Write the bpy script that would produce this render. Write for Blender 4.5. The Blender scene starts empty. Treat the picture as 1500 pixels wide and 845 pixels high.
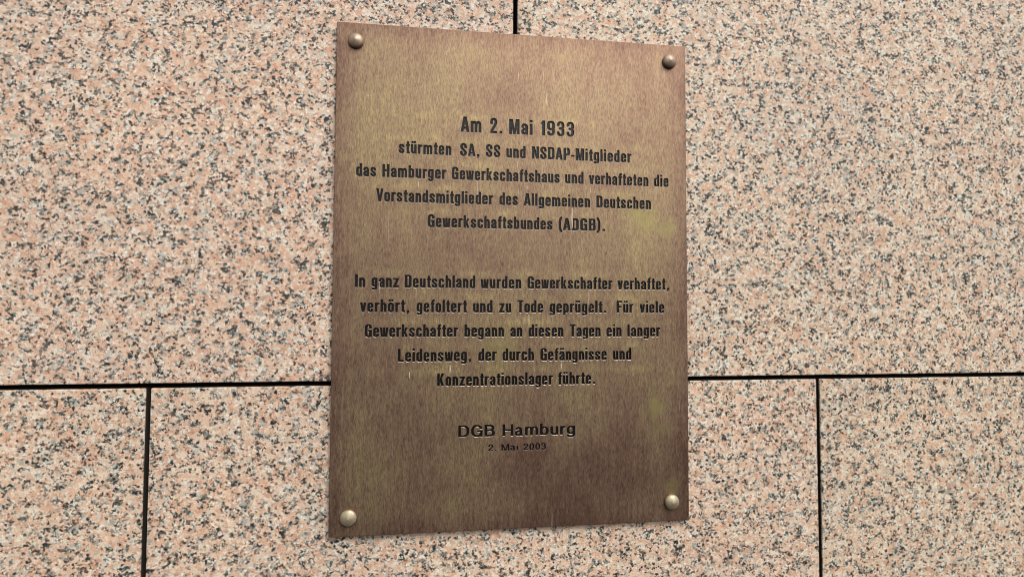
import bpy, bmesh, math, random
import numpy as np
from mathutils import Matrix, Vector
from mathutils.geometry import delaunay_2d_cdt
random.seed(7)
C = bpy.context.scene.collection
sc = bpy.context.scene

# ------------------------------------------------------------------ camera
FP = 800.0                                     # focal length in pixels of a 1500 px wide frame
cam_d = bpy.data.cameras.new("camera"); cam_d.sensor_fit = 'HORIZONTAL'
cam_d.sensor_width = 36.0; cam_d.lens = 36.0 * FP / 1500.0
cam_d.clip_start = 0.01; cam_d.clip_end = 500.0
cam = bpy.data.objects.new("camera", cam_d); C.objects.link(cam); sc.camera = cam
RX, RY, RZ = 0.0388, -0.00415, -0.13306
M = Matrix.Rotation(RZ, 4, 'Z') @ Matrix.Rotation(RX, 4, 'X') @ Matrix.Rotation(RY, 4, 'Y') @ Matrix.Rotation(math.pi / 2, 4, 'X')
cam.matrix_world = Matrix.Translation((-0.08714, -0.61015, -0.03653)) @ M

# ------------------------------------------------------------------ daylight, overcast
EL, AZ = math.radians(50), math.radians(28)    # sun veiled, high, in front and to the right of the wall
world = bpy.data.worlds.new("World"); sc.world = world; world.use_nodes = True
wn = world.node_tree; bg = wn.nodes["Background"]
sky = wn.nodes.new("ShaderNodeTexSky"); sky.sky_type = 'NISHITA'; sky.sun_disc = False
sky.sun_elevation = EL; sky.sun_rotation = math.pi - AZ
sky.air_density = 1.0; sky.dust_density = 6.0; sky.ozone_density = 1.0
hs = wn.nodes.new("ShaderNodeHueSaturation"); hs.inputs["Saturation"].default_value = 0.08
wn.links.new(sky.outputs[0], hs.inputs["Color"]); wn.links.new(hs.outputs[0], bg.inputs[0])
bg.inputs[1].default_value = 0.13
sun_d = bpy.data.lights.new("sun", 'SUN'); sun_d.energy = 1.0; sun_d.angle = math.radians(25); sun_d.color = (1.0, 0.96, 0.9)
sun = bpy.data.objects.new("sun", sun_d); C.objects.link(sun)
sv = Vector((math.sin(AZ) * math.cos(EL), -math.cos(AZ) * math.cos(EL), math.sin(EL)))
sun.rotation_euler = sv.to_track_quat('Z', 'Y').to_euler()
sc.view_settings.view_transform = 'Standard'; sc.view_settings.look = 'None'
sc.cycles.filter_width = 1.05; sc.view_settings.gamma = 1.0; sc.view_settings.exposure = 0.17

# ------------------------------------------------------------------ helpers
def thing(name, label, cat, loc=(0, 0, 0)):
    o = bpy.data.objects.new(name, None); C.objects.link(o); o.location = loc
    o.empty_display_size = 0.05; o['label'] = label; o['category'] = cat
    return o
def mesh_obj(name, verts, faces, mat, parent=None, label=None, loc=(0, 0, 0), smooth=False):
    me = bpy.data.meshes.new(name); me.from_pydata([tuple(map(float, v)) for v in verts], [], faces); me.update()
    if smooth:
        for p in me.polygons: p.use_smooth = True
    for m in (mat if isinstance(mat, (list, tuple)) else [mat]): me.materials.append(m)
    o = bpy.data.objects.new(name, me); C.objects.link(o); o.location = loc
    if parent: o.parent = parent
    if label: o['label'] = label
    return o

class NT:
    def __init__(s, name):
        s.m = bpy.data.materials.new(name); s.m.use_nodes = True; s.t = s.m.node_tree
        s.b = s.t.nodes["Principled BSDF"]; s.L = s.t.links
    def n(s, typ, props=None, **inp):
        nd = s.t.nodes.new(typ)
        for k, v in (props or {}).items(): setattr(nd, k, v)
        for k, v in inp.items():
            key = int(k[1:]) if k[0] == 'i' and k[1:].isdigit() else k.replace('_', ' ')
            s.put(nd.inputs[key], v)
        return nd
    def put(s, sock, v):
        if isinstance(v, bpy.types.NodeSocket): s.L.new(v, sock)
        else: sock.default_value = v
    def math(s, op, a, b=0.0, clamp=False):
        return s.n("ShaderNodeMath", {'operation': op, 'use_clamp': clamp}, i0=a, i1=b).outputs[0]
    def mix(s, f, a, b, mode='MIX'):
        nd = s.n("ShaderNodeMix", {'data_type': 'RGBA', 'blend_type': mode})
        s.put(nd.inputs[0], f); s.put(nd.inputs[6], a); s.put(nd.inputs[7], b)
        return nd.outputs[2]
    def ramp(s, f, stops, interp='LINEAR'):
        nd = s.n("ShaderNodeValToRGB", i0=f); cr = nd.color_ramp; cr.interpolation = interp
        while len(cr.elements) < len(stops): cr.elements.new(0.5)
        for e, (p, c) in zip(cr.elements, stops):
            e.position = p; e.color = c if len(c) == 4 else (*c, 1)
        return nd.outputs[0]
    def step(s, f, lo, hi):
        return s.n("ShaderNodeMapRange", {'clamp': True}, Value=f, From_Min=lo, From_Max=hi).outputs[0]
    def noise(s, vec, scale, detail=2.0, rough=0.5):
        return s.n("ShaderNodeTexNoise", Vector=vec, Scale=scale, Detail=detail, Roughness=rough)
def rgb(r, g, b): return (r, g, b, 1.0)

# ------------------------------------------------------------------ materials
def granite():
    g = NT("speckled_pink_granite")
    tc = g.n("ShaderNodeTexCoord"); oi = g.n("ShaderNodeObjectInfo")
    off = g.n("ShaderNodeVectorMath", {'operation': 'SCALE'}, i0=(37.0, 91.0, 53.0)); g.put(off.inputs['Scale'], oi.outputs['Random'])
    P = g.n("ShaderNodeVectorMath", {'operation': 'ADD'}, i0=tc.outputs['Object'], i1=off.outputs[0]).outputs[0]
    P = g.n("ShaderNodeMapping", Vector=P, Scale=(1.0, 1.0, 1.08)).outputs[0]
    def warp(scale, amt, seedoff):
        q = g.n("ShaderNodeVectorMath", {'operation': 'ADD'}, i0=P, i1=(seedoff, seedoff * 2, -seedoff)).outputs[0]
        nz = g.noise(q, scale, 3, 0.6).outputs['Color']
        c = g.n("ShaderNodeVectorMath", {'operation': 'SUBTRACT'}, i0=nz, i1=(0.5, 0.5, 0.5)).outputs[0]
        m = g.n("ShaderNodeVectorMath", {'operation': 'SCALE'}, i0=c); m.inputs['Scale'].default_value = amt
        return g.n("ShaderNodeVectorMath", {'operation': 'ADD'}, i0=q, i1=m.outputs[0]).outputs[0]
    def cells(scale, amt, nscale, so):
        v = g.n("ShaderNodeTexVoronoi", {'feature': 'F1'}, Vector=warp(nscale, amt, so), Scale=scale)
        return g.n("ShaderNodeSeparateColor", Color=v.outputs['Color']).outputs, v.outputs['Distance']
    # feldspar body: coarse crystals from salmon to cream
    c1, d1 = cells(95, 0.010, 170, 0.0)
    body = g.ramp(c1[0], [(0.0, (0.70, 0.41, 0.285)), (0.3, (0.75, 0.50, 0.365)), (0.55, (0.79, 0.58, 0.435)), (0.78, (0.81, 0.66, 0.52)), (1.0, (0.72, 0.66, 0.56))])
    # finer tint inside crystals
    c2, d2 = cells(260, 0.005, 400, 3.1)
    body = g.mix(0.6, body, g.ramp(c2[0], [(0.0, (0.58, 0.29, 0.18)), (0.25, (0.72, 0.44, 0.31)), (0.6, (0.80, 0.58, 0.44)), (0.85, (0.86, 0.72, 0.60)), (1.0, (0.92, 0.88, 0.80))]))
    # grey quartz, translucent looking
    big = g.noise(warp(30, 0.01, 5.0), 80, 5, 0.68).outputs['Fac']
    c3, d3 = cells(280, 0.006, 420, 7.7)
    qv = g.math('ADD', c3[0], g.math('MULTIPLY', g.math('SUBTRACT', big, 0.5), 2.0))
    qm = g.step(qv, 0.75, 0.81)
    quartz = g.ramp(c3[1], [(0.0, (0.18, 0.175, 0.16)), (0.3, (0.34, 0.33, 0.30)), (0.55, (0.50, 0.485, 0.44)), (0.8, (0.80, 0.78, 0.71)), (1.0, (0.30, 0.28, 0.25))])
    col = g.mix(qm, body, quartz)
    # biotite flakes gather with the quartz
    c4, d4 = cells(400, 0.0040, 800, 11.3)
    bv = g.math('ADD', c4[0], g.math('MULTIPLY', g.math('SUBTRACT', big, 0.5), 2.4))
    bm = g.step(bv, 0.79, 0.83)
    bio = g.ramp(c4[1], [(0.0, (0.012, 0.011, 0.010)), (0.45, (0.045, 0.042, 0.037)), (0.8, (0.12, 0.115, 0.10)), (1.0, (0.22, 0.21, 0.185))])
    col = g.mix(bm, col, bio)
    # a few rusty specks and tiny white crystals
    c5, d5 = cells(420, 0.003, 500, 17.9)
    col = g.mix(g.math('MULTIPLY', g.step(c5[0], 0.955, 0.965), 0.75), col, rgb(0.16, 0.10, 0.07))
    col = g.mix(g.math('MULTIPLY', g.step(c5[1], 0.95, 0.96), 0.8), col, rgb(0.86, 0.84, 0.8))
    # sub-millimetre grain
    gr = g.noise(P, 1300, 2, 0.7).outputs['Fac']
    col = g.mix(1.0, col, g.ramp(gr, [(0.3, (0.64, 0.61, 0.57)), (0.5, (1.0, 1.0, 1.0)), (0.7, (1.2, 1.2, 1.2))]), 'MULTIPLY')
    # slow drift of tone across a slab
    slow = g.noise(P, 5, 3, 0.6).outputs['Fac']
    col = g.mix(g.step(slow, 0.3, 0.7), g.mix(1.0, col, rgb(0.93, 0.93, 0.93), 'MULTIPLY'), g.mix(1.0, col, rgb(1.06, 1.04, 1.01), 'MULTIPLY'))
    col = g.mix(1.0, col, oi.outputs['Color'], 'MULTIPLY')      # each slab its own cast
    g.put(g.b.inputs['Base Color'], col)
    g.put(g.b.inputs['Roughness'], 0.62)
    hgt = g.math('ADD', g.math('MULTIPLY', c4[2], 0.4), g.noise(P, 500, 3, 0.6).outputs['Fac'])
    bp = g.n("ShaderNodeBump", Strength=0.35, Distance=0.0006, Height=hgt)
    g.L.new(bp.outputs[0], g.b.inputs['Normal'])
    return g.m

def bronze(plate=True):
    g = NT("patinated_bronze" if plate else "bolt_bronze")
    tc = g.n("ShaderNodeTexCoord"); P = tc.outputs['Object']
    S = lambda sx, sy, sz, off=0.0: g.n("ShaderNodeMapping", Vector=P, Location=(off, off * 3, off * 2), Scale=(sx, sy, sz)).outputs[0]
    X = g.n("ShaderNodeSeparateXYZ", i0=P).outputs
    cloud = g.noise(S(1, 1, 0.6), 11, 6, 0.66).outputs['Fac']
    streak = g.noise(S(1, 1, 0.14, 2.0), 300, 4, 0.62).outputs['Fac']
    fine = g.noise(S(1, 1, 0.16, 5.0), 1000, 3, 0.7).outputs['Fac']
    mott = g.noise(S(1, 1, 0.45, 9.0), 420, 4, 0.72).outputs['Fac']
    v = g.math('ADD', g.math('MULTIPLY', cloud, 0.95), g.math('MULTIPLY', streak, 0.62))
    v = g.math('ADD', v, g.math('MULTIPLY', fine, 0.95)); v = g.math('ADD', v, g.math('MULTIPLY', mott, 0.68))
    if plate:   # darker, purpler band of oxide along the rim
        ex = g.math('SUBTRACT', 0.2, g.math('ABSOLUTE', X[0])); ez = g.math('SUBTRACT', 0.2765, g.math('ABSOLUTE', X[2]))
        e = g.math('MINIMUM', ex, ez)
        e = g.math('ADD', e, g.math('MULTIPLY', g.math('SUBTRACT', streak, 0.5), 0.02))
        v = g.math('SUBTRACT', v, g.math('MULTIPLY', g.math('SUBTRACT', 1.0, g.step(e, 0.0, 0.022)), 0.24))
        # heavier oxide low on the right, polished olive ground round the text
        def blob(bx, bz, rx_, rz_):
            dx = g.math('DIVIDE', g.math('SUBTRACT', X[0], bx), rx_); dz = g.math('DIVIDE', g.math('SUBTRACT', X[2], bz), rz_)
            d = g.math('SQRT', g.math('ADD', g.math('MULTIPLY', dx, dx), g.math('MULTIPLY', dz, dz)))
            return g.math('SUBTRACT', 1.0, g.step(g.math('ADD', d, g.math('MULTIPLY', g.math('SUBTRACT', cloud, 0.5), 1.2)), 0.3, 1.1))
        v = g.math('SUBTRACT', v, g.math('MULTIPLY', blob(0.09, -0.235, 0.15, 0.06), 0.22))
        v = g.math('SUBTRACT', v, g.math('MULTIPLY', blob(0.0, -0.205, 0.05, 0.03), 0.15))
        v = g.math('ADD', v, g.math('MULTIPLY', blob(-0.14, 0.15, 0.08, 0.12), 0.10))
        for bx, bz in ((-0.1797, 0.2558), (0.1796, 0.2562), (-0.1798, -0.2567), (0.1789, -0.2550)):
            v = g.math('SUBTRACT', v, g.math('MULTIPLY', blob(bx, bz - 0.002, 0.0135, 0.0145), 0.16))
        def bands(z0, lo, hi):
            m = g.math('FRACT', g.math('DIVIDE', g.math('SUBTRACT', X[2], z0), 0.0268))
            bnd = g.ramp(m, [(0.0, (0, 0, 0)), (0.35, (0, 0, 0)), (0.62, (1, 1, 1)), (0.9, (0, 0, 0))])
            inside = g.math('MULTIPLY', g.step(X[2], lo, lo + 0.004), g.math('SUBTRACT', 1.0, g.step(X[2], hi - 0.004, hi)))
            return g.math('MULTIPLY', bnd, inside)
        bb = g.math('ADD', bands(-0.0129, -0.125, 0.010), bands(0.1345, 0.05, 0.185))
        sel = g.step(g.noise(S(1, 1, 1, 41.0), 26, 3, 0.6).outputs['Fac'], 0.42, 0.66)
        tx = g.math('SUBTRACT', 1.0, g.step(g.math('ABSOLUTE', X[0]), 0.13, 0.185))
        v = g.math('ADD', v, g.math('MULTIPLY', g.math('MULTIPLY', g.math('MULTIPLY', bb, sel), tx), 0.30))
    v = g.step(v, 1.18, 2.04)
    col = g.ramp(v, [(0.0, (0.180, 0.103, 0.072)), (0.28, (0.255, 0.156, 0.108)), (0.50, (0.312, 0.212, 0.134)), (0.72, (0.362, 0.268, 0.148)), (1.0, (0.51, 0.375, 0.19))])
    hair = g.noise(S(1, 1, 0.15, 31.0), 1300, 2, 0.6).outputs['Fac']
    col = g.mix(1.0, col, g.ramp(hair, [(0.36, (0.70, 0.67, 0.64)), (0.50, (1.0, 1.0, 1.0)), (0.66, (1.10, 1.09, 1.05))]), 'MULTIPLY')
    if plate:
        # olive green dabs left of wiping, each where it sits on the plate
        nz = g.noise(S(1, 1, 0.6, 4.0), 60, 4, 0.7).outputs['Fac']
        for (sx, sz, r, a) in [(0.149, 0.068, 0.020, 0.5), (0.1725, 0.057, 0.016, 0.55), (0.1586, -0.150, 0.017, 0.6), (0.128, 0.085, 0.014, 0.3), (0.165, -0.172, 0.012, 0.3), (0.177, -0.238, 0.013, 0.4), (-0.02, -0.078, 0.03, 0.3)]:
            dx = g.math('SUBTRACT', X[0], sx); dz = g.math('SUBTRACT', X[2], sz)
            d = g.math('SQRT', g.math('ADD', g.math('MULTIPLY', dx, dx), g.math('MULTIPLY', dz, dz)))
            d = g.math('ADD', d, g.math('MULTIPLY', g.math('SUBTRACT', nz, 0.5), 0.05))
            k = g.math('MULTIPLY', g.math('SUBTRACT', 1.0, g.step(d, r * 0.3, r)), a)
            col = g.mix(k, col, rgb(0.37, 0.32, 0.12))
        # pale hairline runs
        runs = g.noise(S(1, 1, 0.045, 13.0), 420, 1, 0.4).outputs['Fac']
        gate = g.noise(S(1, 1, 0.8, 21.0), 40, 1, 0.4).outputs['Fac']
        k = g.math('MULTIPLY', g.step(runs, 0.76, 0.80), g.step(gate, 0.52, 0.6))
        col = g.mix(g.math('MULTIPLY', k, 0.55), col, rgb(0.62, 0.50, 0.40))
        dots = g.n("ShaderNodeTexVoronoi", {'feature': 'F1'}, Vector=P, Scale=55.0)
        dc = g.n("ShaderNodeSeparateColor", Color=dots.outputs['Color']).outputs[0]
        k = g.math('MULTIPLY', g.math('LESS_THAN', dots.outputs['Distance'], 0.035), g.math('GREATER_THAN', dc, 0.86))
        col = g.mix(g.math('MULTIPLY', k, 0.6), col, rgb(0.62, 0.55, 0.5))
    g.put(g.b.inputs['Base Color'], col)
    g.put(g.b.inputs['Metallic'], 0.76)
    g.put(g.b.inputs['Roughness'], g.ramp(g.math('MULTIPLY', g.math('ADD', streak, fine), 0.5), [(0.3, (0.42,) * 3), (0.7, (0.56,) * 3)]))
    bp = g.n("ShaderNodeBump", Strength=0.22, Distance=0.0004, Height=g.math('ADD', fine, g.math('MULTIPLY', mott, 0.6)))
    g.L.new(bp.outputs[0], g.b.inputs['Normal'])
    return g.m

def bolt_metal(name, base, worn, rough):
    g = NT(name); tc = g.n("ShaderNodeTexCoord"); P = tc.outputs['Object']
    nz = g.noise(P, 160, 4, 0.65).outputs['Fac']; n2 = g.noise(P, 700, 3, 0.6).outputs['Fac']
    col = g.mix(g.step(g.math('ADD', g.math('MULTIPLY', nz, .75), g.math('MULTIPLY', n2, .25)), 0.38, 0.62), rgb(*base), rgb(*worn))
    g.put(g.b.inputs['Base Color'], col); g.put(g.b.inputs['Metallic'], 0.55); g.put(g.b.inputs['Roughness'], rough)
    bp = g.n("ShaderNodeBump", Strength=0.25, Distance=0.0003, Height=n2); g.L.new(bp.outputs[0], g.b.inputs['Normal'])
    return g.m

def plain(name, col, rough, metal=0.0, spec=0.5):
    g = NT(name); P = g.n("ShaderNodeTexCoord").outputs['Object']
    nz = g.noise(P, 300, 3, 0.6).outputs['Fac']
    g.put(g.b.inputs['Base Color'], g.mix(nz, rgb(*[c * 0.75 for c in col]), rgb(*[c * 1.25 for c in col])))
    g.put(g.b.inputs['Roughness'], rough); g.put(g.b.inputs['Metallic'], metal); g.put(g.b.inputs['Specular IOR Level'], spec)
    return g.m

MG = granite(); MB = bronze(True)
MLACQ = plain("black_lacquer", (0.008, 0.0075, 0.007), 0.32, 0.0, 0.35)
MLIP = plain("bare_bronze_edge", (0.60, 0.51, 0.43), 0.4, 0.8)
MSIDE = plain("shaded_sawn_granite", (0.035, 0.026, 0.018), 0.85)  # slab sides coloured dark to paint in the shade of the open joints
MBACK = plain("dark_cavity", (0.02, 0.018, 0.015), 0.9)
MDRIP = plain("lime_drip", (0.60, 0.47, 0.36), 0.6)
MBT = bolt_metal("brown_bolt_bronze", (0.33, 0.23, 0.165), (0.43, 0.33, 0.24), 0.48)
MBW = bolt_metal("worn_bolt_brass", (0.42, 0.33, 0.18), (0.55, 0.47, 0.36), 0.44)

# ------------------------------------------------------------------ granite wall
ZJ = -0.11643; XL, XR, XT = -0.38269, 0.36914, -0.00286
JW = 0.0047; PW = XR - XL; PH = 0.62; TH = 0.03
wall = thing("granite_wall", "wall of large speckled pink, grey and black granite panels with dark open joints", "wall", (0, 0, -1.4))
def panel(x0, x1, z0, z1, dy=0.0, tint=(0.98, 0.985, 0.955)):
    """polished slab with softened, very slightly chipped arrises; front face at y = dy, origin in its middle"""
    x0 += JW / 2; x1 -= JW / 2; z0 += JW / 2; z1 -= JW / 2
    cx, cz = (x0 + x1) / 2, (z0 + z1) / 2; w, h = (x1 - x0) / 2, (z1 - z0) / 2
    rc = 0.0016; prof = [(0.0, -TH), (0.0, 0.0), ]
    rings = []
    # (inset, y, corner radius)
    for ins, y in [(0.0, TH), (0.0, 0.0016), (0.0002, 0.0005), (0.0006, 0.00015), (0.0013, 0.0)]:
        ring = []
        R = max(rc - ins, 0.0004)
        for sx, sz, a0 in [(1, 1, 0), (-1, 1, 90), (-1, -1, 180), (1, -1, 270)]:
            for k in range(4):
                a = math.radians(a0 + 30 * k)
                ring.append((sx * (w - ins - R) + R * math.cos(a), y, sz * (h - ins - R) + R * math.sin(a)))
            # points along the edge that follows, gently uneven
            nx = {(1, 1): (-1, 1), (-1, 1): (-1, -1), (-1, -1): (1, -1), (1, -1): (1, 1)}[(sx, sz)]
            ax, az = sx * (w - ins), sz * (h - ins); bx, bz = nx[0] * (w - ins), nx[1] * (h - ins)
            N = 60
            for j in range(1, N):
                t = j / N; px, pz = ax + (bx - ax) * t, az + (bz - az) * t
                rr = random.Random(hash((round(x0, 3), round(z0, 3), sx, sz, j)) & 0xffff)
                wob = (0.00012 * math.sin(37 * px + 11 * cx) + rr.uniform(-1, 1) * 0.00016) if ins < 0.001 and y < 0.002 else 0
                if sx == nx[0]: px -= sx * abs(wob)
                else: pz -= sz * abs(wob)
                # corners: drop edge points that fall inside the corner arc
                if abs(px) > w - ins - R and abs(pz) > h - ins - R: continue
                ring.append((px, y, pz))
        rings.append(ring)
    n = len(rings[0]); verts = [v for r in rings for v in r]; faces = []
    for i in range(len(rings) - 1):
        for j in range(n):
            a, b = i * n + j, i * n + (j + 1) % n
            faces.append((a, a + n, b + n, b))
    faces.append(tuple(range((len(rings) - 1) * n, len(rings) * n)))
    faces.append(tuple(reversed(range(n))))
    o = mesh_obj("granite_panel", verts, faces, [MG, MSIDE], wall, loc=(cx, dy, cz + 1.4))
    o.color = (*tint, 1)
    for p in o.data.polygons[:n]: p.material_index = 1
    return o
ZT, ZB = ZJ + PH, ZJ - PH
for k in (-1, 0, 1):
    panel(XL + k * PW, XL + (k + 1) * PW, ZB, ZJ, (0.0, 0.0, 0.0008)[k + 1], ((0.965, 0.975, 0.94), (0.97, 0.975, 0.945), (0.95, 0.98, 0.935))[k + 1])          # row below the joint
for k in (-1, 0):
    panel(XT + k * PW, XT + (k + 1) * PW, ZJ, ZT, 0.0, ((0.985, 0.975, 0.95), (0.97, 1.0, 0.965))[k + 1])                                       # row above
for k in (-2, 1): panel(XT + k * PW, XT + (k + 1) * PW, ZJ, ZT)
for k in (-1, 0, 1): panel(XL + k * PW, XL + (k + 1) * PW, ZT, ZT + PH)
for k in (-2, -1, 0, 1): panel(XT + k * PW, XT + (k + 1) * PW, ZB - PH, ZB)
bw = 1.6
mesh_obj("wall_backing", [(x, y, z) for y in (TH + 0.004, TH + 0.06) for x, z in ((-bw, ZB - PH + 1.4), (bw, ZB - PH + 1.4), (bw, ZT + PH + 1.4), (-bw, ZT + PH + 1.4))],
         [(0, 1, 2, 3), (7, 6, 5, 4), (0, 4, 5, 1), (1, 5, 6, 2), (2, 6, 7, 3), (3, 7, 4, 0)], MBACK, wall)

# ------------------------------------------------------------------ lettering: outlines from distance fields
STEP = 1 / 72
def grid(w, lo=-0.34, hi=1.12):
    xs = np.arange(-0.12, w + 0.14, STEP); ys = np.arange(lo, hi, STEP)
    return np.meshgrid(xs, ys)
class F:
    def __init__(s, w): s.w = w; s.X, s.Y = grid(w); s.f = np.full(s.X.shape, -1.0)
    def box(s, x0, y0, x1, y1): return np.minimum(np.minimum(s.X - x0, x1 - s.X), np.minimum(s.Y - y0, y1 - s.Y))
    def rr(s, x0, y0, x1, y1, rx, ry):
        cx, cy = (x0 + x1) / 2, (y0 + y1) / 2; w, h = (x1 - x0) / 2, (y1 - y0) / 2
        rx = min(rx, w); ry = min(ry, h)
        qx = np.abs(s.X - cx) - (w - rx); qy = (np.abs(s.Y - cy) - (h - ry)) * rx / ry
        return rx - (np.maximum(qx, 0) ** 2.1 + np.maximum(qy, 0) ** 2.1) ** (1 / 2.1)
    def poly(s, pts):          # convex, counter-clockwise
        d = None
        for (ax, ay), (bx, by) in zip(pts, pts[1:] + pts[:1]):
            l = math.hypot(bx - ax, by - ay); e = ((bx - ax) * (s.Y - ay) - (by - ay) * (s.X - ax)) / l
            d = e if d is None else np.minimum(d, e)
        return d
    def stroke(s, pts, w=0.165, k=1.28):
        d = np.full(s.X.shape, 9.0)
        for (ax, ay), (bx, by) in zip(pts, pts[1:]):
            ay *= k; by *= k; vx, vy = bx - ax, by - ay; l = vx * vx + vy * vy + 1e-12
            t = np.clip(((s.X - ax) * vx + (s.Y * k - ay) * vy) / l, 0, 1)
            d = np.minimum(d, np.hypot(s.X - ax - t * vx, s.Y * k - ay - t * vy))
        return w / 2 - d
    def add(s, g): s.f = np.maximum(s.f, g); return s
    def cut(s, g): s.f = np.minimum(s.f, -g); return s
    def clip(s, g): s.f = np.minimum(s.f, g); return s
def arc(cx, cy, rx, ry, a0, a1, n=9):
    return [(cx + rx * math.cos(math.radians(a0 + (a1 - a0) * i / n)), cy + ry * math.sin(math.radians(a0 + (a1 - a0) * i / n))) for i in range(n + 1)]
SW, HW, XH, BW_, DS = 0.165, 0.13, 0.735, 0.445, -0.20
def ring(f, x0=0.0, x1=BW_, y0=-0.008, y1=XH + 0.008, rx=0.2, ry=0.17):
    o = f.rr(x0, y0, x1, y1, 0.2225, max(ry, 0.19)); i = f.rr(x0 + SW, y0 + HW, x1 - SW, y1 - HW, 0.0575, 0.085)
    return np.minimum(o, -i)
def dots(f, w):
    c = w / 2; f.add(f.box(c - 0.17, 0.855, c - 0.035, 1.0)); f.add(f.box(c + 0.035, 0.855, c + 0.17, 1.0))
def arch(f, x):     # an n-arch whose left stem starts at x
    r = x + BW_ - SW / 2
    f.add(np.minimum(f.stroke([(r, -0.2), (r, 0.50)] + arc(r - 0.115, 0.50, 0.115, XH - HW / 2 - 0.495, 0, 90) + [(x + 0.08, 0.58)]), f.box(x, 0, x + BW_, 2)))
def glyph(ch):
    low = dict(zip("äöü", "aou")).get(ch)
    if low:
        f = glyph(low); dots(f, f.w); return f
    W = {'m': 0.725, 'w': 0.66, 'i': SW, 'l': SW, 'r': 0.335, 't': 0.30, 'f': 0.31, 'I': SW + 0.02, 'M': 0.70, 'A': 0.58, 'N': 0.55, 'H': 0.55, 'V': 0.56, 'T': 0.5, 'F': 0.45, 'L': 0.45, 'K': 0.56,
         'D': 0.535, 'S': 0.52, 'G': 0.54, 'P': 0.51, 'B': 0.53, '.': 0.17, ',': 0.17, '-': 0.25, '(': 0.24, ')': 0.24, '1': 0.33, '2': 0.50, '3': 0.50, '9': 0.50, 'v': 0.46, 'z': 0.44, 'k': 0.47, ' ': 0.25}.get(ch, BW_)
    f = F(W); R = BW_ - SW / 2; L = SW / 2; T = XH - HW / 2 + 0.004; B = HW / 2 - 0.004
    b = f.box; cS = 0.18
    if ch == 'o': f.add(ring(f))
    elif ch == 'e':
        f.add(ring(f)).cut(b(0.22, 0.245, 0.9, 0.335)).add(np.minimum(b(0.05, 0.335, BW_ - 0.004, 0.44), f.rr(0, -0.01, BW_, XH + 0.01, .2, .17)))
    elif ch == 'c': f.add(ring(f)).cut(b(0.22, 0.27, 0.9, 0.475))
    elif ch == 'd': f.add(ring(f, ry=0.14)).add(b(BW_ - SW, 0, BW_, 1))
    elif ch == 'b': f.add(ring(f, ry=0.14)).add(b(0, 0, SW, 1))
    elif ch == 'p': f.add(ring(f, ry=0.14)).add(b(0, DS, SW, XH))
    elif ch == 'g':
        f.add(ring(f, y0=0.03, ry=0.14)).add(b(BW_ - SW, 0, BW_, XH))
        f.add(f.stroke([(R, 0.2), (R, -0.02)] + arc(R - 0.12, -0.02, 0.12, 0.125, 0, -90) + arc(L + 0.07, -0.07, 0.06, 0.075, -90, -165)))
    elif ch == 'h': f.add(b(0, 0, SW, 1)); arch(f, 0)
    elif ch == 'n': f.add(b(0, 0, SW, XH)); arch(f, 0)
    elif ch == 'm':
        f.add(b(0, 0, SW, XH)); arch(f, 0); arch(f, 0.28)
    elif ch == 'u':
        f.add(b(BW_ - SW, 0, BW_, XH))
        f.add(np.minimum(f.stroke([(L, 1.2), (L, 0.23)] + arc(L + 0.115, 0.23, 0.115, 0.165, 180, 270) + [(R, 0.155)]), b(0, -1, BW_, XH)))
    elif ch == 'r':
        f.add(b(0, 0, SW, XH)); f.add(np.minimum(f.stroke([(L, 0.47), (0.13, 0.60), (0.21, 0.66), (0.45, 0.668)]), b(0, 0, 0.335, XH)))
    elif ch == 't': 
        f.add(f.poly([(0.06, 0.02), (0.225, 0.02), (0.225, 0.95), (0.10, 0.95), (0.06, 0.88)])).add(b(0, XH - 0.13, 0.30, XH))
        f.add(f.rr(0.06, 0, 0.30, 0.15, 0.07, 0.07)).add(b(0.18, 0, 0.30, 0.125))
    elif ch == 'f':
        f.add(b(0.06, 0, 0.225, 0.85)).add(b(0, XH - 0.13, 0.30, XH))
        f.add(np.minimum(f.stroke([(0.1425, 0.6), (0.1425, 0.84)] + arc(0.24, 0.84, 0.0975, 0.10, 180, 90) + [(0.5, 0.94)]), b(0, 0, 0.31, 1.01)))
    elif ch == 'i': f.add(b(0, 0, SW, XH)).add(b(0, 0.86, SW, 1))
    elif ch == 'l': f.add(b(0, 0, SW, 1))
    elif ch == 'a':
        f.add(np.minimum(f.stroke([(R, -0.3), (R, 0.53)] + arc((L + R) / 2, 0.53, (R - L) / 2, T - 0.53, 0, 180) + [(L, 0.50)]), b(0, 0, BW_, 2)))
        f.add(f.stroke([(R, 0.40), (0.27, 0.385), (0.15, 0.33)] + arc(L + 0.1, 0.24, 0.1, 0.08, 140, 180) + [(L, 0.17)] + arc(L + 0.1, 0.17, 0.1, 0.17 - B, 180, 270) + [(0.24, 0.075), (R, 0.14)]))
    elif ch == 's':
        f.add(f.stroke([(R, 0.53)] + arc((L + R) / 2, 0.55, (R - L) / 2, T - 0.55, 0, 180) + [(L + 0.01, 0.49), (0.15, 0.41), (0.30, 0.31), (R - 0.01, 0.24)] + arc((L + R) / 2, 0.185, (R - L) / 2, 0.185 - B, 0, -180) + [(L, 0.215)]))
    elif ch == 'v':
        f.add(f.poly([(0.145, 0), (0.30, 0), (0.165, XH), (0, XH)])).add(f.poly([(0.16, 0), (0.315, 0), (0.46, XH), (0.295, XH)]))
    elif ch == 'w':
        for a in (0, 1):
            o = 0.245 * a
            f.add(f.poly([(0.09 + o, 0), (0.235 + o, 0), (0.15 + o, XH), (0.0 + o, XH)])).add(f.poly([(0.18 + o, 0), (0.325 + o, 0), (0.41 + o, XH), (0.265 + o, XH)]))
    elif ch == 'z':
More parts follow.
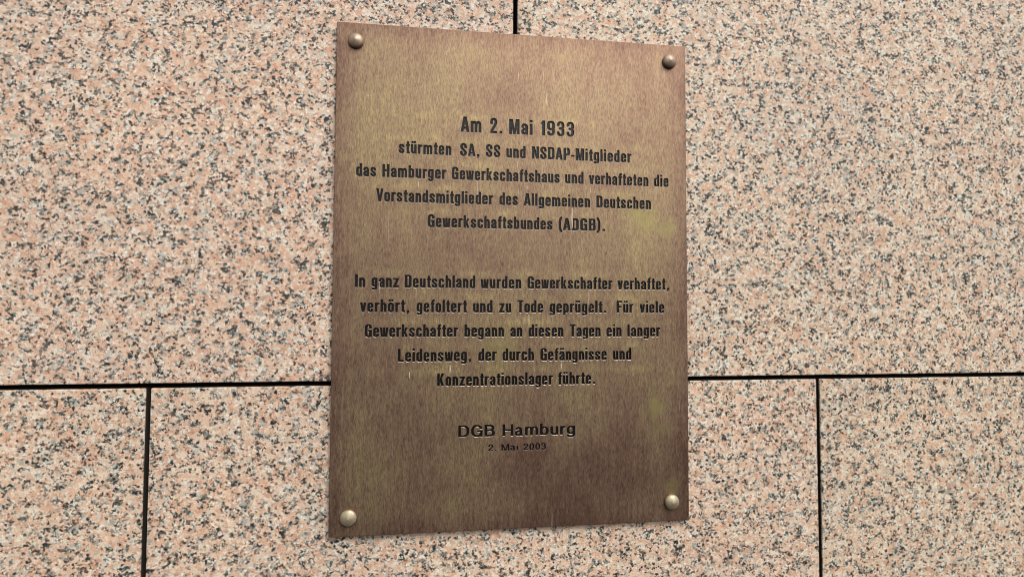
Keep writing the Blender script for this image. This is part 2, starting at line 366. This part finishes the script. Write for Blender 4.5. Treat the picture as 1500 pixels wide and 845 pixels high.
        f.add(b(0, XH - HW, 0.44, XH)).add(b(0, 0, 0.44, HW)).add(f.poly([(0, 0.06), (0.19, 0.06), (0.44, XH - 0.07), (0.25, XH - 0.07)]))
    elif ch == 'k':
        f.add(b(0, 0, SW, 1)).add(f.poly([(0.10, 0.25), (0.20, 0.28), (0.46, XH), (0.29, XH)])).add(f.poly([(0.30, 0), (0.475, 0), (0.28, 0.48), (0.17, 0.36)]))
    elif ch == 'I': f.add(b(0, 0, W, 1))
    elif ch == 'A':
        f.add(f.poly([(0, 0), (0.165, 0), (0.355, 1), (0.19, 1)])).add(f.poly([(0.415, 0), (0.58, 0), (0.39, 1), (0.225, 1)])).add(b(0.12, 0.20, 0.46, 0.32))
    elif ch == 'M':
        f.add(b(0, 0, 0.165, 1)).add(b(0.535, 0, 0.70, 1)).add(f.poly([(0.275, 0), (0.40, 0), (0.24, 1), (0.06, 1)])).add(f.poly([(0.30, 0), (0.425, 0), (0.64, 1), (0.46, 1)]))
    elif ch == 'N':
        f.add(b(0, 0, 0.165, 1)).add(b(0.385, 0, 0.55, 1)).add(f.poly([(0.36, 0), (0.55, 0), (0.19, 1), (0.0, 1)]))
    elif ch == 'H': f.add(b(0, 0, cS, 1)).add(b(W - cS, 0, W, 1)).add(b(0, 0.45, W, 0.58))
    elif ch == 'V': f.add(f.poly([(0.195, 0), (0.345, 0), (0.175, 1), (0, 1)])).add(f.poly([(0.215, 0), (0.365, 0), (0.56, 1), (0.385, 1)]))
    elif ch == 'T': f.add(b(0, 0.865, 0.5, 1)).add(b(0.16, 0, 0.34, 1))
    elif ch == 'F': f.add(b(0, 0, cS, 1)).add(b(0, 0.865, 0.45, 1)).add(b(0, 0.44, 0.43, 0.57))
    elif ch == 'L': f.add(b(0, 0, cS, 1)).add(b(0, 0, 0.45, 0.135))
    elif ch == 'K': f.add(b(0, 0, cS, 1)).add(f.poly([(0.12, 0.32), (0.22, 0.36), (0.55, 1), (0.36, 1)])).add(f.poly([(0.37, 0), (0.56, 0), (0.33, 0.64), (0.20, 0.46)]))
    elif ch == 'D':
        f.add(np.minimum(f.rr(-0.4, 0, W, 1, 0.23, 0.21), b(0, 0, 1, 1))).cut(np.minimum(f.rr(-0.4, 0.13, W - cS, 0.87, 0.09, 0.09), b(cS, 0, 1, 1)))
    elif ch == 'P':
        f.add(np.minimum(f.rr(-0.4, 0.37, W, 1, 0.19, 0.16), b(0, 0, 1, 1))).cut(np.minimum(f.rr(-0.4, 0.50, W - cS, 0.87, 0.06, 0.06), b(cS, 0, 1, 1))).add(b(0, 0, cS, 1))
    elif ch == 'B':
        f.add(np.minimum(f.rr(-0.4, 0.46, W - 0.015, 1, 0.18, 0.14), b(0, 0, 1, 1))).add(np.minimum(f.rr(-0.4, 0, W, 0.56, 0.19, 0.15), b(0, 0, 1, 1)))
        f.cut(np.minimum(f.rr(-0.4, 0.585, W - cS - 0.01, 0.87, 0.05, 0.05), b(cS, 0, 1, 1))).cut(np.minimum(f.rr(-0.4, 0.13, W - cS, 0.455, 0.05, 0.05), b(cS, 0, 1, 1)))
    elif ch == 'G':
        o = f.rr(0, -0.01, W, 1.01, 0.27, 0.23); i = f.rr(cS, 0.125, W - cS, 0.875, 0.09, 0.11)
        f.add(np.minimum(o, -i)).cut(b(0.27, 0.55, 1, 0.68)).add(b(0.27, 0.42, W, 0.55)).add(b(W - 0.13, 0, W, 0.5))
    elif ch == 'S':
        l, r = 0.09, W - 0.09
        f.add(f.stroke([(r, 0.68), (r, 0.76)] + arc((l + r) / 2, 0.76, (r - l) / 2, 0.185, 0, 180) + [(l, 0.70), (l + 0.04, 0.62), (0.23, 0.51), (r - 0.05, 0.37), (r, 0.28), (r, 0.235)] + arc((l + r) / 2, 0.235, (r - l) / 2, 0.185, 0, -180) + [(l, 0.30)], 0.18, 1.32))
    elif ch == '1': f.add(b(0.16, 0, 0.33, 1)).add(f.poly([(0, 0.76), (0.2, 0.80), (0.2, 1.0), (0.17, 1.0), (0.12, 0.90), (0, 0.87)]))
    elif ch == '2':
        l, r = 0.09, 0.41
        f.add(np.minimum(f.stroke([(l, 0.66), (l, 0.77)] + arc(0.25, 0.77, 0.16, 0.175, 180, 0) + [(r, 0.70), (r - 0.03, 0.60), (0.28, 0.42), (0.13, 0.20), (0.10, 0.0)], 0.17), b(-1, 0, 1, 2))).add(b(0.02, 0, 0.49, 0.13))
    elif ch == '3':
        l, r = 0.09, 0.41
        f.add(f.stroke(arc(0.25, 0.77, 0.16, 0.175, 185, 0) + [(r, 0.66)] + arc(0.27, 0.66, 0.14, 0.13, 0, -90) + [(0.22, 0.525), (0.27, 0.52)] + arc(0.27, 0.385, 0.14, 0.135, 90, 0) + [(r, 0.23)] + arc(0.25, 0.23, 0.16, 0.17, 0, -185), 0.16))
    elif ch == '9':
        l, r = 0.09, 0.41
        o = f.rr(0, 0.385, 0.5, 1.01, 0.25, 0.20); i = f.rr(SW, 0.51, 0.5 - SW, 0.885, 0.085, 0.09); f.add(np.minimum(o, -i))
        f.add(f.stroke([(r, 0.75), (r, 0.24)] + arc(0.25, 0.24, 0.16, 0.175, 0, -172), 0.16))
    elif ch == '.': f.add(b(0, 0, 0.17, 0.155))
    elif ch == ',': f.add(b(0, 0, 0.17, 0.155)).add(f.poly([(0.0, -0.16), (0.07, -0.15), (0.17, 0.05), (0.17, 0.1), (0.07, 0.05)]))
    elif ch == '-': f.add(b(0, 0.30, 0.25, 0.42))
    elif ch in '()':
        pts = [(0.21, 1.04), (0.12, 0.88), (0.085, 0.7), (0.085, 0.25), (0.12, 0.07), (0.21, -0.10)]
        if ch == ')': pts = [(0.24 - x, y) for x, y in pts]
        f.add(f.stroke(pts, 0.15, 1.0))
    return f

def contours(f):
    """marching squares on the zero level, linked into closed loops"""
    Z = f.f; X0, Y0 = f.X[0, 0], f.Y[0, 0]; Z = np.where(Z == 0, 1e-9, Z); I = Z > 0
    code = I[:-1, :-1] * 1 + I[:-1, 1:] * 2 + I[1:, 1:] * 4 + I[1:, :-1] * 8
    T = {1: [(3, 0)], 2: [(0, 1)], 3: [(3, 1)], 4: [(1, 2)], 5: [(3, 2), (1, 0)], 6: [(0, 2)], 7: [(3, 2)], 8: [(2, 3)], 9: [(2, 0)], 10: [(0, 3), (2, 1)], 11: [(2, 1)], 12: [(1, 3)], 13: [(1, 0)], 14: [(0, 3)]}
    nxt = {}; pos = {}
    for j, i in zip(*np.nonzero((code > 0) & (code < 15))):
        def ek(e): return (('h', j, i), ('v', j, i + 1), ('h', j + 1, i), ('v', j, i))[e]
        for a, c in T[int(code[j, i])]:
            ka, kc = ek(a), ek(c); nxt[ka] = kc
            for k in (ka, kc):
                if k not in pos:
                    t, jj, ii = k; z0 = Z[jj, ii]; z1 = Z[jj, ii + 1] if t == 'h' else Z[jj + 1, ii]; u = z0 / (z0 - z1)
                    pos[k] = (X0 + (ii + (u if t == 'h' else 0)) * STEP, Y0 + (jj + (u if t == 'v' else 0)) * STEP)
    loops = []
    while nxt:
        k = next(iter(nxt)); lp = []
        while k in nxt: lp.append(pos[k]); k = nxt.pop(k)
        lp = simplify(lp, 0.0032)
        if len(lp) > 2: loops.append(np.array(lp))
    if area(max(loops, key=lambda l: abs(area(l)))) < 0: loops = [l[::-1].copy() for l in loops]
    return loops
def simplify(p, tol):
    p = np.array(p); n = len(p)
    if n < 8: return p
    far = int(np.argmax(((p - p[0]) ** 2).sum(1))); q = np.vstack([p, p[:1]])
    keep = np.zeros(n + 1, bool); keep[[0, far, n]] = True; st = [(0, far), (far, n)]
    while st:
        a, b = st.pop()
        if b - a < 2: continue
        d = q[b] - q[a]; l = np.hypot(*d) + 1e-12
        e = np.abs(d[0] * (q[a + 1:b, 1] - q[a, 1]) - d[1] * (q[a + 1:b, 0] - q[a, 0])) / l
        m = int(np.argmax(e))
        if e[m] > tol: m += a + 1; keep[m] = True; st += [(a, m), (m, b)]
    return q[:-1][keep[:-1]]
def area(p): return 0.5 * float(np.sum(p[:, 0] * np.roll(p[:, 1], -1) - np.roll(p[:, 0], -1) * p[:, 1]))
def offset(p, d, low=None):
    """move a loop to the side away from the letter's ink (ink lies on the left)"""
    a = p - np.roll(p, 1, 0); b = np.roll(p, -1, 0) - p
    na = np.stack([a[:, 1], -a[:, 0]], 1) / (np.hypot(a[:, 0], a[:, 1])[:, None] + 1e-12)
    nb = np.stack([b[:, 1], -b[:, 0]], 1) / (np.hypot(b[:, 0], b[:, 1])[:, None] + 1e-12)
    m = na + nb; l = (m * m).sum(1)[:, None]
    if low is not None:     # wider on the lower edges
        u = m / np.sqrt(np.maximum(l, 1e-9)); d = (d + low * np.clip(-u[:, 1], 0, 1) ** 1.5)[:, None]
    return p + d * 2 * m / np.maximum(l, 0.9)
GL = {}
def get(ch, sans=False):
    if (ch, sans) not in GL:
        f = sans_glyph(ch) if sans else glyph(ch); GL[(ch, sans)] = (contours(f), f.w)
    return GL[(ch, sans)]

def sans_glyph(ch):      # the two lowest lines are cut in an ordinary wide grotesque
    W = {'D': 0.70, 'G': 0.745, 'B': 0.665, 'H': 0.70, 'M': 0.82, 'i': 0.135, 'r': 0.335, 'm': 0.86, 'a': 0.54, 'b': 0.56, 'u': 0.51, 'g': 0.56, '2': 0.54, '0': 0.54, '3': 0.54, '.': 0.145}[ch]
    f = F(W); b = f.box; w = 0.150; h = 0.132; X = 0.73; st = lambda p, ww=w: f.stroke(p, ww, 1.08); e = w / 2; k = h / 2
    def bowl(x0, x1, y0=-0.012, y1=X + 0.012):
        o = f.rr(x0, y0, x1, y1, 0.27, 0.33); i = f.rr(x0 + w, y0 + h, x1 - w, y1 - h, 0.15, 0.22); return np.minimum(o, -i)
    if ch == 'D': f.add(np.minimum(f.rr(-0.5, 0, W, 1, 0.36, 0.42), b(0, 0, 1, 1))).cut(np.minimum(f.rr(-0.5, h, W - w, 1 - h, 0.23, 0.30), b(w, 0, 1, 1)))
    elif ch == 'G':
        o = f.rr(0, -0.015, W, 1.015, 0.36, 0.46); i = f.rr(w, h - 0.01, W - w + 0.02, 1.01 - h, 0.25, 0.34)
        f.add(np.minimum(o, -i)).cut(b(0.42, 0.52, 1, 0.665)).add(b(0.40, 0.41, W - 0.01, 0.53)).add(b(W - 0.125, 0, W - 0.01, 0.5))
    elif ch == 'B':
        f.add(np.minimum(f.rr(-0.4, 0.46, W - 0.04, 1, 0.26, 0.24), b(0, 0, 1, 1))).add(np.minimum(f.rr(-0.4, 0, W, 0.57, 0.28, 0.26), b(0, 0, 1, 1)))
        f.cut(np.minimum(f.rr(-0.4, 0.575, W - w - 0.035, 1 - h, 0.15, 0.15), b(w, 0, 1, 1))).cut(np.minimum(f.rr(-0.4, h, W - w, 0.46, 0.16, 0.16), b(w, 0, 1, 1)))
    elif ch == 'H': f.add(b(0, 0, w, 1)).add(b(W - w, 0, W, 1)).add(b(0, 0.45, W, 0.57))
    elif ch == 'M': f.add(b(0, 0, 0.13, 1)).add(b(0.69, 0, 0.82, 1)).add(f.poly([(0.35, 0), (0.47, 0), (0.18, 1), (0.03, 1)])).add(f.poly([(0.35, 0), (0.47, 0), (0.79, 1), (0.64, 1)]))
    elif ch == 'i': f.add(b(0, 0, w, X)).add(b(0, 0.87, w, 1))
    elif ch == 'r': f.add(b(0, 0, w, X)).add(np.minimum(st([(e, 0.40), (0.12, 0.56), (0.20, 0.65), (0.33, 0.672), (0.5, 0.672)]), b(0, 0, 0.335, 1)))
    elif ch == 'u':
        f.add(b(W - w, 0, W, X)).add(np.minimum(st([(e, 1.2), (e, 0.23)] + arc(e + 0.17, 0.23, 0.17, 0.23 - k + 0.01, 180, 270) + arc(W - e - 0.16, 0.25, 0.16, 0.19, -90, -5)), b(0, -1, W, X)))
    elif ch == 'm':
        f.add(b(0, 0, w, X))
        for x in (0, 0.363):
            r = x + 0.497 - e; f.add(np.minimum(st([(r, -0.3), (r, 0.53)] + arc(r - 0.13, 0.53, 0.13, 0.155, 0, 90) + arc(x + e + 0.15, 0.50, 0.15, 0.18, 90, 170)), b(x, 0, 1, 1)))
    elif ch == 'a':
        r = 0.45 - e + 0.02; f.add(np.minimum(st([(r + 0.02, -0.0), (r, 0.1), (r, 0.54)] + arc((r + 0.11) / 2, 0.53, (r - 0.11) / 2, 0.15, 0, 155)), b(0, 0, 0.54, 1)))
        f.add(st([(r, 0.42), (0.28, 0.40), (0.15, 0.35), (0.08, 0.27), (0.07, 0.19), (0.11, 0.09), (0.20, 0.055), (0.30, 0.075), (0.38, 0.15), (r, 0.24)], 0.128)).add(b(r, 0.0, 0.54, 0.09))
    elif ch == 'b': f.add(bowl(0, W)).add(b(0, 0, w, 1))
    elif ch == 'g':
        f.add(bowl(0, W, 0.02)).add(b(W - w, 0, W, X)).add(st([(W - e, 0.3), (W - e, -0.03)] + arc(W / 2, -0.03, W / 2 - e, 0.165, 0, -150)))
    elif ch == '2':
        f.add(np.minimum(st([(e, 0.66), (e, 0.70)] + arc(0.27, 0.72, 0.20, 0.22, 180, 0) + [(0.46, 0.64), (0.38, 0.49), (0.20, 0.31), (0.09, 0.16), (0.06, 0.02)]), b(-1, 0, 1, 2))).add(b(0.01, 0, 0.53, h))
    elif ch == '3':
        f.add(st([(e, 0.70)] + arc(0.265, 0.745, 0.185, 0.19, 170, 0) + arc(0.28, 0.70, 0.17, 0.16, 0, -90) + [(0.22, 0.535), (0.29, 0.53)] + arc(0.28, 0.31, 0.19, 0.22, 80, 0) + arc(0.27, 0.27, 0.20, 0.22, 0, -170)))
    elif ch == '0':
        o = f.rr(0, -0.01, W, 1.01, 0.27, 0.44); i = f.rr(w, h, W - w, 1 - h, 0.14, 0.32); f.add(np.minimum(o, -i))
    elif ch == '.': f.add(b(0, 0, 0.145, 0.14))
    return f
# word, left and right end in plate metres; then baseline height and cap height
LINES = [
 ([('Am', -0.0648, -0.0417), ('2.', -0.0318, -0.0181), ('Mai', -0.0103, 0.0164), ('1933', 0.0259, 0.0647)], 0.1615, 0.0168),
 ([('stürmten', -0.1323, -0.075), ('SA,', -0.0652, -0.0436), ('SS', -0.0364, -0.0203), ('und', -0.0133, 0.0085), ('NSDAP-Mitglieder', 0.016, 0.1331)], 0.1345, 0.0136),
 ([('das', -0.1772, -0.1563), ('Hamburger', -0.1495, -0.0802), ('Gewerkschaftshaus', -0.074, 0.0479), ('und', 0.0542, 0.0758), ('verhafteten', 0.0823, 0.1534), ('die', 0.1603, 0.178)], 0.1076, 0.0136),
 ([('Vorstandsmitglieder', -0.1557, -0.028), ('des', -0.0208, -0.0002), ('Allgemeinen', 0.0068, 0.0833), ('Deutschen', 0.0911, 0.1562)], 0.0807, 0.0136),
 ([('Gewerkschaftsbundes', -0.0999, 0.0395), ('(ADGB).', 0.0468, 0.101)], 0.0539, 0.0136),
 ([('In', -0.1767, -0.1662), ('ganz', -0.1593, -0.1305), ('Deutschland', -0.124, -0.0474), ('wurden', -0.0414, 0.004), ('Gewerkschafter', 0.0113, 0.1097), ('verhaftet,', 0.1159, 0.1777)], -0.0129, 0.0136),
 ([('verhört,', -0.1711, -0.1191), ('gefoltert', -0.111, -0.0565), ('und', -0.0495, -0.0281), ('zu', -0.0205, -0.0072), ('Tode', -0.0, 0.0289), ('geprügelt.', 0.0365, 0.1023), ('Für', 0.1147, 0.1347), ('viele', 0.1421, 0.1717)], -0.0397, 0.0136),
 ([('Gewerkschafter', -0.1657, -0.0658), ('begann', -0.0588, -0.0152), ('an', -0.0079, 0.0054), ('diesen', 0.0127, 0.0523), ('Tagen', 0.0598, 0.0955), ('ein', 0.1027, 0.1203), ('langer', 0.1275, 0.1668)], -0.0666, 0.0136),
 ([('Leidensweg,', -0.1305, -0.0514), ('der', -0.0433, -0.0232), ('durch', -0.0166, 0.0187), ('Gefängnisse', 0.0262, 0.1027), ('und', 0.1102, 0.1317)], -0.0932, 0.0136),
 ([('Konzentrationslager', -0.0881, 0.0403), ('führte.', 0.0463, 0.0892)], -0.1201, 0.0136),
 ([('DGB', -0.0648, -0.0247), ('Hamburg', -0.0162, 0.0659)], -0.1757, 0.0126),
 ([('2.', -0.0321, -0.023), ('Mai', -0.0174, 0.0015), ('2003', 0.007, 0.0328)], -0.1917, 0.0072)]
SB = 0.15
def word_loops(word, x0, x1, z, cap, sans):
    x = 0.0; raw = []
    for i, ch in enumerate(word):
        ls, w = get(ch, sans)
        gap = SB
        if sans: gap = 0.15 if ch != 'a' else 0.12
        if ch in '.,': x += 0.05
        if sans: pass
        elif ch in 'vwVAT' or (i and word[i - 1] in 'vwVAT'): gap -= 0.03
        if i and word[i - 1] in 'rft': gap -= 0.035
        if i: x += gap
        raw += [l + np.array([x, 0]) for l in ls]; x += w
    mn = min(l[:, 0].min() for l in raw); mx = max(l[:, 0].max() for l in raw)
    x0 += 0.0002; x1 -= 0.0002; k = (x1 - x0) / (mx - mn)
    return [offset(np.stack([x0 + (l[:, 0] - mn) * k, z + l[:, 1] * cap], 1), (0.00022 if cap > 0.01 else 0.00012) if sans else 0.00024) for l in raw]

def fill(loops):
    """triangulated flat fill (even-odd) of closed loops in x, z"""
    pts = []; edges = []
    for l in loops:
        o = len(pts); n = len(l)
        pts += [Vector((float(x) * 10, float(z) * 10)) for x, z in l]
        edges += [(o + j, o + (j + 1) % n) for j in range(n)]
    vs, es, fs, ov, oe, of = delaunay_2d_cdt(pts, edges, [], 0, 1e-7)
    con = {tuple(sorted(e)) for e, k in zip(es, oe) if k}
    by = {}
    for i, t in enumerate(fs):
        for j in range(len(t)): by.setdefault(tuple(sorted((t[j], t[(j + 1) % len(t)]))), []).append(i)
    par = {}; st = []
    for e, ts in by.items():
        if len(ts) == 1 and ts[0] not in par: par[ts[0]] = 1 if e in con else 0; st.append(ts[0])
    while st:
        i = st.pop(); t = fs[i]
        for j in range(len(t)):
            e = tuple(sorted((t[j], t[(j + 1) % len(t)])))
            for k in by[e]:
                if k not in par: par[k] = par[i] ^ (1 if e in con else 0); st.append(k)
    V = [(v.x / 10, v.y / 10) for v in vs]; out = []
    for i, t in enumerate(fs):
        if par.get(i):
            A = sum(V[t[k]][0] * V[t[(k + 1) % 3]][1] - V[t[(k + 1) % 3]][0] * V[t[k]][1] for k in range(3))
            out.append(tuple(t) if A > 0 else tuple(reversed(t)))
    return V, out

# ------------------------------------------------------------------ the plaque
YF = -0.006; TP = 0.005; PX, PZ = 0.2, 0.27645
plaque = thing("memorial_plaque", "tall brown bronze memorial plaque with black engraved German text and four domed bolts", "plaque", (0, 0, 0))
LIP, LD, DEP = 0.00023, 0.00024, 0.0014
pv, pf, pm = [], [], []
holes = []; line_objs = []
for li, (words, z, cap) in enumerate(LINES):
    sans = li >= 10
    loops = []
    for w, a, b in words: loops += word_loops(w, a, b, z, cap, sans)
    outer = [offset(l, 0.00009, LIP if not sans else (0.00017 if cap > 0.01 else 0.00008)) for l in loops]
    holes += outer
    for lo, ln in zip(outer, loops):       # bright bevelled lip, part of the plate
        n = len(lo); o = len(pv)
        pv += [(x, YF, q) for x, q in lo] + [(x, YF + LD, q) for x, q in ln]
        for j in range(n):
            k = (j + 1) % n; pf.append((o + j, o + n + j, o + n + k, o + k)); pm.append(1)
    vs, fs = fill(loops)
    dep = DEP if not sans else 0.0008
    v = [(x, YF + dep, q) for x, q in vs]; f = list(fs)
    for ln in loops:
        n = len(ln); o = len(v)
        v += [(x, YF + LD, q) for x, q in ln] + [(x, YF + dep, q) for x, q in ln]
        for j in range(n):
            k = (j + 1) % n; f.append((o + j, o + n + j, o + n + k, o + k))
    txt = ' '.join(w for w, a, b in words)
    mesh_obj("inscription_line", v, f, MLACQ, plaque, "engraved black line reading " + txt)
BV = 0.0005
front = np.array([(-PX + BV, -PZ + BV), (PX - BV, -PZ + BV), (PX - BV, PZ - BV), (-PX + BV, PZ - BV)])
vs, fs = fill([front] + holes)
o = len(pv); pv += [(x, YF, q) for x, q in vs]; pf += [tuple(i + o for i in t) for t in fs]; pm += [0] * len(fs)
rings_ = []
for ins, y in [(BV, YF), (BV * 0.4, YF + BV * 0.18), (BV * 0.1, YF + BV * 0.5), (0, YF + BV), (0, YF + TP)]:
    rings_.append([(-PX + ins, y, -PZ + ins), (PX - ins, y, -PZ + ins), (PX - ins, y, PZ - ins), (-PX + ins, y, PZ - ins)])
o = len(pv)
for r in rings_: pv += r
for i in range(4):
    for j in range(4):
        a, b = o + i * 4 + j, o + i * 4 + (j + 1) % 4; pf.append((a, a + 4, b + 4, b)); pm.append(0)
pf.append((o + 19, o + 18, o + 17, o + 16)); pm.append(0)
plate = mesh_obj("plate", pv, pf, [MB, MLIP], plaque)
plate.data.polygons.foreach_set('material_index', pm)

# ------------------------------------------------------------------ domed bolts
def bolt(x, z, r, h, mat, label=None, tilt=(0, 0)):
    prof = [(r * 0.93, 0.0), (r * 0.93, 0.0006), (r, 0.0009), (r, 0.0019)]
    for k in range(1, 13):
        q = 1 - (k / 12) ** 0.9 if k < 12 else 0.0
        prof.append((r * q, 0.0019 + (h - 0.0019) * (0.42 * (1 - q ** 1.15) + 0.58 * math.sqrt(max(0, 1 - q * q)))))
    N = 48; v, f = [], []
    for (rr, y) in prof[:-1]:
        for j in range(N):
            t = 2 * math.pi * j / N; v.append((rr * math.cos(t), -y, rr * math.sin(t)))
    v.append((0, -prof[-1][1], 0)); m = len(prof) - 1
    for i in range(m - 1):
        for j in range(N):
            a, b = i * N + j, i * N + (j + 1) % N; f.append((a, b, b + N, a + N))
    for j in range(N): f.append(((m - 1) * N + j, (m - 1) * N + (j + 1) % N, m * N))
    b_ = mesh_obj("bolt", v, f, mat, plaque, label, (x, YF, z), True)
    b_.rotation_euler = (tilt[0], 0, tilt[1]); return b_
bolt(-0.1797, 0.2558, 0.0084, 0.0062, MBT, "brown domed bolt at the top left corner")
bolt(0.1796, 0.2562, 0.0083, 0.0064, MBT, "brown domed bolt at the top right corner")
bolt(-0.1798, -0.2567, 0.0086, 0.0056, MBW, "pale worn bolt at the bottom left corner")
bolt(0.1789, -0.2550, 0.0085, 0.0060, MBW, "pale yellowish bolt at the bottom right corner")

# ------------------------------------------------------------------ pale lime runs below some letters (film on the plate)
dv, df = [], []
def run(x, z0, z1, w):
    o = len(dv); n = 7; y = YF - 0.00004
    for i in range(n):
        t = i / (n - 1); ww = w * (0.35 + 0.65 * math.sin(math.pi * min(1, t * 0.8 + 0.15))) / 2; dx = math.sin(i * 1.7 + x * 900) * w * 0.12
        zz = z0 + (z1 - z0) * t; dv.extend([(x - ww + dx, y, zz), (x + ww + dx, y, zz)])
    for i in range(n - 1):
        a = o + 2 * i; df.append((a, a + 2, a + 3, a + 1))
for x, z0, z1, w in [(-0.1105, 0.1035, 0.0975, 0.0011), (-0.0458, 0.1055, 0.0915, 0.0006), (0.0105, 0.104, 0.099, 0.0007), (-0.0008, 0.130, 0.1235, 0.0007),
                     (0.0625, 0.0795, 0.0560, 0.0016), (0.0840, 0.104, 0.097, 0.0006), (0.0310, 0.127, 0.118, 0.0004), (0.0008, 0.0985, 0.092, 0.0006),
                     (0.0820, -0.015, -0.034, 0.0006), (0.0130, -0.042, -0.051, 0.0010), (-0.0742, -0.097, -0.106, 0.0012), (0.0560, 0.150, 0.142, 0.0004),
                     (-0.118, -0.104, -0.111, 0.0008), (0.0500, -0.0955, -0.103, 0.0009), (0.094, 0.218, 0.208, 0.0005), (0.055, 0.232, 0.226, 0.0005), (0.081, 0.203, 0.196, 0.0007), (-0.151, -0.008, -0.02, 0.0004)]:
    run(x, z0, z1, w)
drip = mesh_obj("lime_run", dv, df, MDRIP, plaque); drip['kind'] = 'stuff'
print("verts", len(pv), "faces", len(pf))
